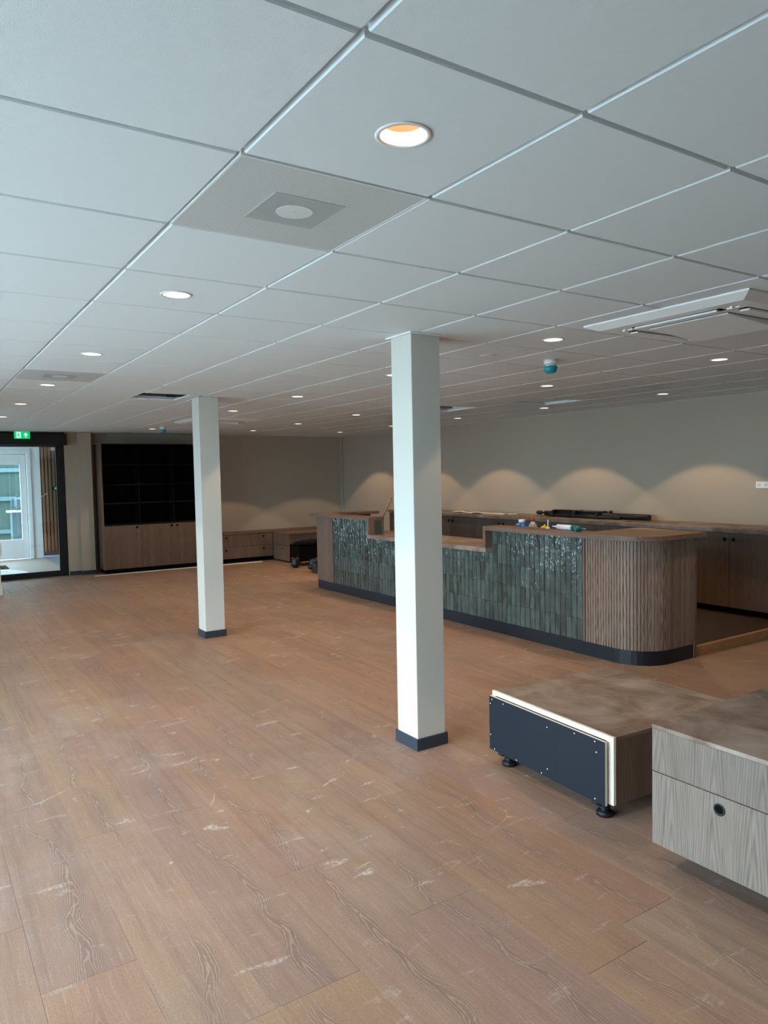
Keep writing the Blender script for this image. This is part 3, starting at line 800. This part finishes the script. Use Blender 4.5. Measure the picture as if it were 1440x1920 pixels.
for y in (6.15, 5.75, 5.35):
    MB().box(6.925, y, z+.002, 7.13, y+.05, z+.098).build('clamp', M['black_metal'], tp, .012, 2)
MB().lathe([(.012, 0), (.024, .006), (.024, .03), (.010, .036)], (7.03, 5.22, z+.078), 16, 'z').build('knob', M['black_metal'], tp)
# paper strip and cable outlet on the worktop
ps = thing('film_strip', (6.8, 7.6, 1.013), 'crumpled pale film lying on the worktop left of the folded stand', 'film')
mb = MB(); random.seed(4)
vs = []; fs = []
for i in range(17):
    y = 8.35-i*.09
    for j in range(4): vs.append((6.80+j*.06+random.uniform(-.01, .01), y+random.uniform(-.02, .02), 1.0145+random.random()*.018))
for i in range(16):
    for j in range(3): fs.append((i*4+j, i*4+j+1, i*4+j+5, i*4+j+4))
mb.add(vs, fs).build('film_sheet', M['whitestrip'], ps)
ol = thing('cable_outlet', (6.75, 4.70, 1.013), 'flat dark round cable outlet in the worktop behind the bar end', 'cable outlet')
MB().lathe([(.045, .0002), (.042, .004)], (6.75, 4.70, 1.013), 24).build('cover', M['rubber'], ol)
MB().lathe([(.018, .0042), (.016, .0065)], (6.75, 4.70, 1.013), 16).build('centre_cap', M['ring'], ol)

# wall sockets
sk = thing('wall_socket', (XR, 3.24, 1.43), 'white row of wall sockets on the right wall at the photo edge', 'socket')
box(XR-.012, 3.12, 1.428, XR-.0005, 3.355, 1.502).build('plate', M['white'], sk, .002)
for y in (3.32, 3.238, 3.156):
    MB().lathe([(.0205, -.0122), (.0205, -.0135), (.017, -.0135), (.016, -.0125)], (XR, y, 1.465), 24, 'x', cap0=False, cap1=False).build('socket_ring', M['grey_plate'], sk)
    q = MB().lathe([(.0165, -.0121), (.0165, -.0123)], (XR, y, 1.465), 24, 'x').build('socket_cup', M['grey_plate'], sk)
    MB().box(XR-.0128, y-.011, 1.4625, XR-.0124, y-.006, 1.4675).box(XR-.0128, y+.006, 1.4625, XR-.0124, y+.011, 1.4675).build('pin_hole', M['dark_hole'], q)

# ------------------------------------------------------------------ things on the bar
SH = .876
jug = thing('blue_jug', (4.66, 4.54-.0, SH), 'blue plastic jug with white cap behind the bar top', 'jug')
jug.location = (4.66, 4.43, SH)
MB().lathe([(.078, .0005), (.082, .01), (.082, .20), (.070, .23), (.040, .252)], (4.66, 4.43, SH), 24).build('jug_body', M['bluep'], jug)
MB().lathe([(.036, .2522), (.036, .282), (.031, .285)], (4.66, 4.43, SH), 20).build('cap', M['white'], jug)
bt = thing('spray_bottle', (4.66, 4.27, SH), 'cloudy bottle with red cap between the blue jug and yellow cloth', 'bottle')
MB().lathe([(.045, .0005), (.050, .01), (.050, .19), (.040, .235), (.016, .272)], (4.66, 4.27, SH), 24).build('bottle_body', M['clearp'], bt)
MB().lathe([(.017, .2722), (.017, .300), (.013, .303)], (4.66, 4.27, SH), 16).build('cap', M['redp'], bt)
yc = thing('yellow_cloth', (4.66, 4.10, SH), 'crumpled yellow cloth heaped beside the white nozzle', 'cloth')
bm = bmesh.new(); bmesh.ops.create_icosphere(bm, subdivisions=3, radius=1)
rr = random.Random(3)
for v in bm.verts:
    k = 1+.16*math.sin(v.co.x*9+1)*math.cos(v.co.y*8)+rr.uniform(-.05, .05)
    v.co = Vector((v.co.x*.07*k, v.co.y*.075*k, max(0, .118+v.co.z*.118*k)))
me = bpy.data.meshes.new('cloth_heap'); bm.to_mesh(me); bm.free(); me.materials.append(M['yellow'])
link('cloth_heap', me, yc, (0, 0, .0005))
nz = thing('white_nozzle', (4.437, 3.84, ZT), 'upright white tube nozzle standing on the bar top', 'nozzle')
MB().lathe([(.022, .0003), (.020, .006), (.008, .012)], (4.437, 3.84, ZT), 16).build('foot', M['white'], nz)
MB().lathe([(.0075, .0121), (.005, .085)], (4.437, 3.84, ZT), 12).build('tip', M['white'], nz)
cg = thing('caulking_gun', (4.40, 3.55, ZT), 'teal caulking gun with white cartridge lying on the bar top', 'caulking gun')
zc = ZT+.0255
MB().tube((4.425, 3.70, zc), (4.405, 3.50, zc), .0245, n=18).build('cartridge', M['white'], cg)
MB().tube((4.433, 3.78, zc), (4.4255, 3.7005, zc), .005, .011).build('cartridge_tip', M['white'], cg)
MB().tube((4.4045, 3.499, zc), (4.385, 3.385, zc), .025, .024, 18).build('gun_barrel', M['tealtool'], cg)
MB().box(4.31, 3.37, ZT+.002, 4.392, 3.40, ZT+.03).build('gun_handle', M['tealtool'], cg, .008, 2)
MB().tube((4.384, 3.384, zc), (4.37, 3.31, zc), .006).build('plunger', M['steel'], cg)

# batten leaning behind the lower counter
lb = thing('leaning_batten', (4.91, 8.0, .084), 'thin wooden batten leaning up behind the left bar top', 'batten')
d = Vector((4.895, 7.26, 1.335))-Vector((4.895, 8.25, .14))
MB().tube((4.895, 8.28, .098), (4.895, 7.26, 1.335), .013, n=8).build('batten_shaft', M['batten'], lb)
MB().tube((4.895, 7.2598, 1.3353), (4.895, 7.25, 1.347), .0135, n=8).build('batten_tip', M['batten'], lb)

# ------------------------------------------------------------------ bookcase and low benches along the far wall
bk = thing('bookcase', (3.0, 12.36, 0), 'tall black shelving with wooden doors below, against the far wall', 'bookcase')
X0, X1, Y0, Y1 = 2.07, 3.95, 12.10, YF-.002
box(X0, Y0, .075, X0+.022, Y1, 2.29).build('side_panel', M['wood_z'], bk)
box(X1-.022, Y0, .075, X1, Y1, 2.29).build('side_panel', M['wood_z'], bk)
box(X0+.0225, Y0, 2.262, X1-.0225, Y1, 2.29).build('top_panel', M['black'], bk)
box(X0+.0225, Y1-.02, .865, X1-.0225, Y1-.001, 2.2615).build('back_panel', M['black'], bk)
box(X0+.0225, Y0+.021, .08, X1-.0225, Y1-.0215, .845).build('lower_body', M['wood_z'], bk)
box(X0+.04, Y0+.05, 0, X1-.02, Y1, .0745).build('plinth', M['black'], bk)
box(X0+.0225, Y0, .850, X1-.0225, Y1-.0205, .872).build('shelf', M['shelfblack'], bk)
cuts = [X0+.0225, 2.712, 3.332, X1-.0225]
for k in range(3):
    for zz in (1.23, 1.56, 1.91):
        box(cuts[k]+.011, Y0+.012, zz, cuts[k+1]-.011, Y1-.0205, zz+.018).build('shelf', M['shelfblack'], bk)
    d = box(cuts[k]+.0012-(.0225 if k == 0 else 0), Y0-.0005, .082, cuts[k+1]-.0012+(.0225 if k == 2 else 0), Y0+.0195, .846).build('door', M['wood_z'], bk, .001)
    hx = (cuts[k+1]-.06) if k < 2 else cuts[k]+.045
    ring_handle(d, (hx, Y0-.0005, .805), 'y', .024)
for k in (1, 2): box(cuts[k]-.0105, Y0+.004, .8725, cuts[k]+.0105, Y1-.0205, 2.2615).build('divider', M['black'], bk)

bn = thing('drawer_bench', (4.6, 12.4, 0), 'low wooden drawer bench along the far wall right of the bookcase', 'bench')
YN = 12.15
box(3.955, YN-.012, .556, 7.1, YF-.002, .580).build('bench_top', M['wood_x'], bn, .001)
box(3.955, YN+.021, .085, 7.1, YF-.003, .5555).build('body', M['wood_z'], bn)
box(3.96, YN+.06, 0, 7.1, YF-.003, .0845).build('plinth', M['black'], bn)
for (a, b, hx) in ((3.957, 4.378, 4.325), (4.381, 5.155, 5.10), (5.158, 5.30, None)):
    for (z0, z1) in ((.088, .312), (.316, .553)):
        d = box(a, YN, z0, b, YN+.020, z1).build('drawer' if hx else 'filler_panel', M['wood_z'], bn, .001)
        if hx: ring_handle(d, (hx, YN, z1-.062), 'y', .021)
cb = thing('corner_bench', (5.6, 11.8, 0), 'low wooden bench box with open black front, in the far corner behind the bar', 'bench')
box(5.295, 11.40, .545, 6.9, 12.135, .567).build('bench_top', M['wood_x'], cb, .001)
box(5.32, 11.425, .355, 6.88, 12.13, .5445).build('upper_body', M['wood_z'], cb)
box(5.322, 11.42, .36, 6.88, 11.4245, .542).build('front_rail', M['wood_z'], cb)
for (z0, z1) in ((.03, .318), (.322, .544)):
    d = box(5.30, 11.42, z0, 5.3195, 12.125, z1).build('drawer', M['wood_z'], cb, .001)
    if z0 < .1: ring_handle(d, (5.30, 11.70, .265), 'x', .021)
box(5.321, 11.47, .032, 6.88, 12.13, .3545).build('dark_interior', M['black'], cb)
for (x, y) in ((5.36, 11.5), (5.36, 12.06), (6.8, 11.5)):
    MB().lathe([(.03, 0), (.03, .02), (.015, .022), (.015, .0315)], (x, y, 0), 14).build('foot', M['rubber'], cb)

# crate, cloth and bags in front of the corner bench
tr = thing('black_crate', (5.5, 10.95, 0), 'black crate heaped with dark cloth, in front of the corner bench', 'crate')
mb = MB().box(5.22, 10.82, .10, 5.92, 11.22, .12)
for (a, b, c_, d_) in ((5.22, 10.82, 5.92, 10.84), (5.22, 11.20, 5.92, 11.22), (5.22, 10.84, 5.24, 11.20), (5.90, 10.84, 5.92, 11.20)): mb.box(a, b, .1205, c_, d_, .36)
mb.build('crate_body', M['black'], tr)
for (x, y) in ((5.25, 10.85), (5.89, 10.85), (5.25, 11.19), (5.89, 11.19)):
    MB().lathe([(.028, -.012), (.028, .012)], (x, y, .05), 14, 'x').box(x-.012, y-.02, .05, x+.012, y+.02, .0995).build('caster', M['rubber'], tr)
def blob(name, mat, sx, sy, sz, seed, freq=7, amp=.16):
    bm = bmesh.new(); bmesh.ops.create_icosphere(bm, subdivisions=3, radius=1); r_ = random.Random(seed)
    p1, p2 = r_.uniform(0, 6), r_.uniform(0, 6)
    for v in bm.verts:
        k = 1+amp*math.sin(v.co.x*freq+p1)*math.cos(v.co.y*freq*.9+p2)+amp*.6*math.sin(v.co.z*freq*1.4+p1)+r_.uniform(-.03, .03)
        v.co = Vector((v.co.x*sx*k, v.co.y*sy*k, max(-sz*.92, v.co.z*sz*k)))
    z0 = min(v.co.z for v in bm.verts)
    for v in bm.verts: v.co.z -= z0
    me = bpy.data.meshes.new(name); bm.to_mesh(me); bm.free(); me.materials.append(mat)
    for p in me.polygons: p.use_smooth = True
    return me
ch = tag(link('cloth_heap', blob('cloth_heap', M['cloth'], .34, .19, .05, 7, 9, .25), None, (5.57, 11.02, .361)), 'dark cloth heaped on the black crate', 'cloth')
tag(link('plastic_bag', blob('plastic_bag', M['bag'], .085, .075, .10, 5, 5, .30), None, (5.09, 10.71, 0)), 'small dark grey plastic bag left of the black crate', 'bag')
tag(link('plastic_bag', blob('plastic_bag', M['bag'], .12, .10, .12, 9, 5, .30), None, (5.13, 9.98, 0)), 'larger dark grey plastic bag on the floor beside the bar end', 'bag')

# white strips on the floor
s1 = MB().prism([(1.88, 11.96), (2.30, 11.99), (3.98, 11.99), (3.98, 12.03), (2.30, 12.03), (1.88, 12.0)], .0005, .014).build('floor_strip', M['whitestrip'], None, loc=(3, 12, .0005))
tag(s1, 'long white strip lying on the floor in front of the bookcase', 'strip')
s2 = box(4.0, 11.95, .0005, 4.98, 11.99, .016).build('floor_strip', M['whitestrip'], None, loc=(4.5, 11.97, .0005))
tag(s2, 'white strip lying on the floor in front of the low drawer bench', 'strip')

# ------------------------------------------------------------------ loose bench boxes in the foreground
# lower one with the black back panel, turned a little
lx = thing('bench_box', (1.963, 1.035, 0), 'low wooden box on adjustable feet with a black back panel facing the camera', 'bench box', None, R(-3.45))
def lb_(mb, name, mat, parent=None, bevel=0):
    o = mb.build(name, mat, None, bevel); o.parent = parent or lx
    return o
zt_, zb_ = .410, .082
lb_(MB().box(0, 0, zb_, .018, .909, zt_), 'back_board', M['birch'], bevel=.0015)
lb_(MB().box(.0185, 0, .3925, .93, .909, zt_-.0005), 'top_panel', M['wood_top'], bevel=.001)
lb_(MB().box(.0185, .001, zb_, .93, .019, .392), 'side_panel', M['wood_z'])
lb_(MB().box(.0185, .890, zb_, .93, .908, .392), 'side_panel', M['wood_z'])
lb_(MB().box(.0185, .0195, zb_, .928, .8895, .10), 'bottom_panel', M['black'])
lb_(MB().box(.912, .0195, .1005, .93, .8895, .392), 'front_panel', M['wood_z'])
lb_(MB().box(-.018, .045, .09, -.0005, .87, .385), 'spacer', M['black'])
bp = lb_(MB().box(-.032, .022, zb_-.002, -.0185, .895, .388), 'black_panel_core', M['birch'])
pf = lb_(MB().box(-.0335, .022, zb_-.002, -.0322, .352, .388).box(-.0335, .3526, zb_-.002, -.0322, .895, .388), 'black_panel', M['blackpanel'])
for (y, zz) in ((.87, .372), (.77, .371), (.885, .345), (.885, .165), (.85, .09), (.66, .089), (.46, .088), (.415, .345), (.415, .125), (.22, .372), (.085, .374), (.075, .325), (.085, .095)):
    lb_(MB().lathe([(.0042, -.0002), (.003, -.0016)], (-.0335, y, zz), 10, 'x'), 'screw', M['screw'])
def foot(px, py, mb_parent, top):
    f = lb_(MB().lathe([(.036, 0), (.038, .004), (.038, .020), (.034, .024), (.016, .026), (.016, .034), (.026, .036), (.026, .044), (.015, .046), (.015, top-.0006)], (px, py, 0), 24), 'foot', M['rubber'])
    mb = MB()
    for k in range(24):
        a = 2*math.pi*k/24; c_, s_ = math.cos(a), math.sin(a)
        mb.tube((px+.0385*c_, py+.0385*s_, .004), (px+.0385*c_, py+.0385*s_, .0195), .0022, n=4)
    lb_(mb, 'grip_ribs', M['rubber'], f)
    lb_(MB().box(px-.045, py+.005, top-.028, px+.015, py+.045, top-.0008), 'bracket', M['rubber'], f, .003)
for (x, y) in ((.03, .085), (.03, .80), (.87, .085), (.87, .80)): foot(x, y, lx, zb_)

# bigger drawer box cut by the right edge
bx = thing('drawer_box', (2.2, .1, 0), 'grey oak drawer box with one round black pull at the right edge', 'drawer box')
U0, U1, V0, V1 = 1.80, 2.74, -.55, .702
box(U0-.001, V0, .588, U1, V1+.001, .606).build('top_panel', M['wood_top'], bx, .001)
box(U0+.0205, V0+.001, .10, U1-.001, V1-.001, .5875).build('body', M['wood_z'], bx)
box(U0, V0, .4105, U0+.020, V1, .5872).build('drawer', M['wood_grey'], bx, .0008)
d = box(U0, V0, .10, U0+.020, V1, .4068).build('drawer', M['wood_grey'], bx, .0008)
ring_handle(d, (U0, .400, .355), 'x', .0235)
box(U0+.30, V0+.05, 0, U1-.03, V1-.10, .0995).build('plinth', M['black'], bx)
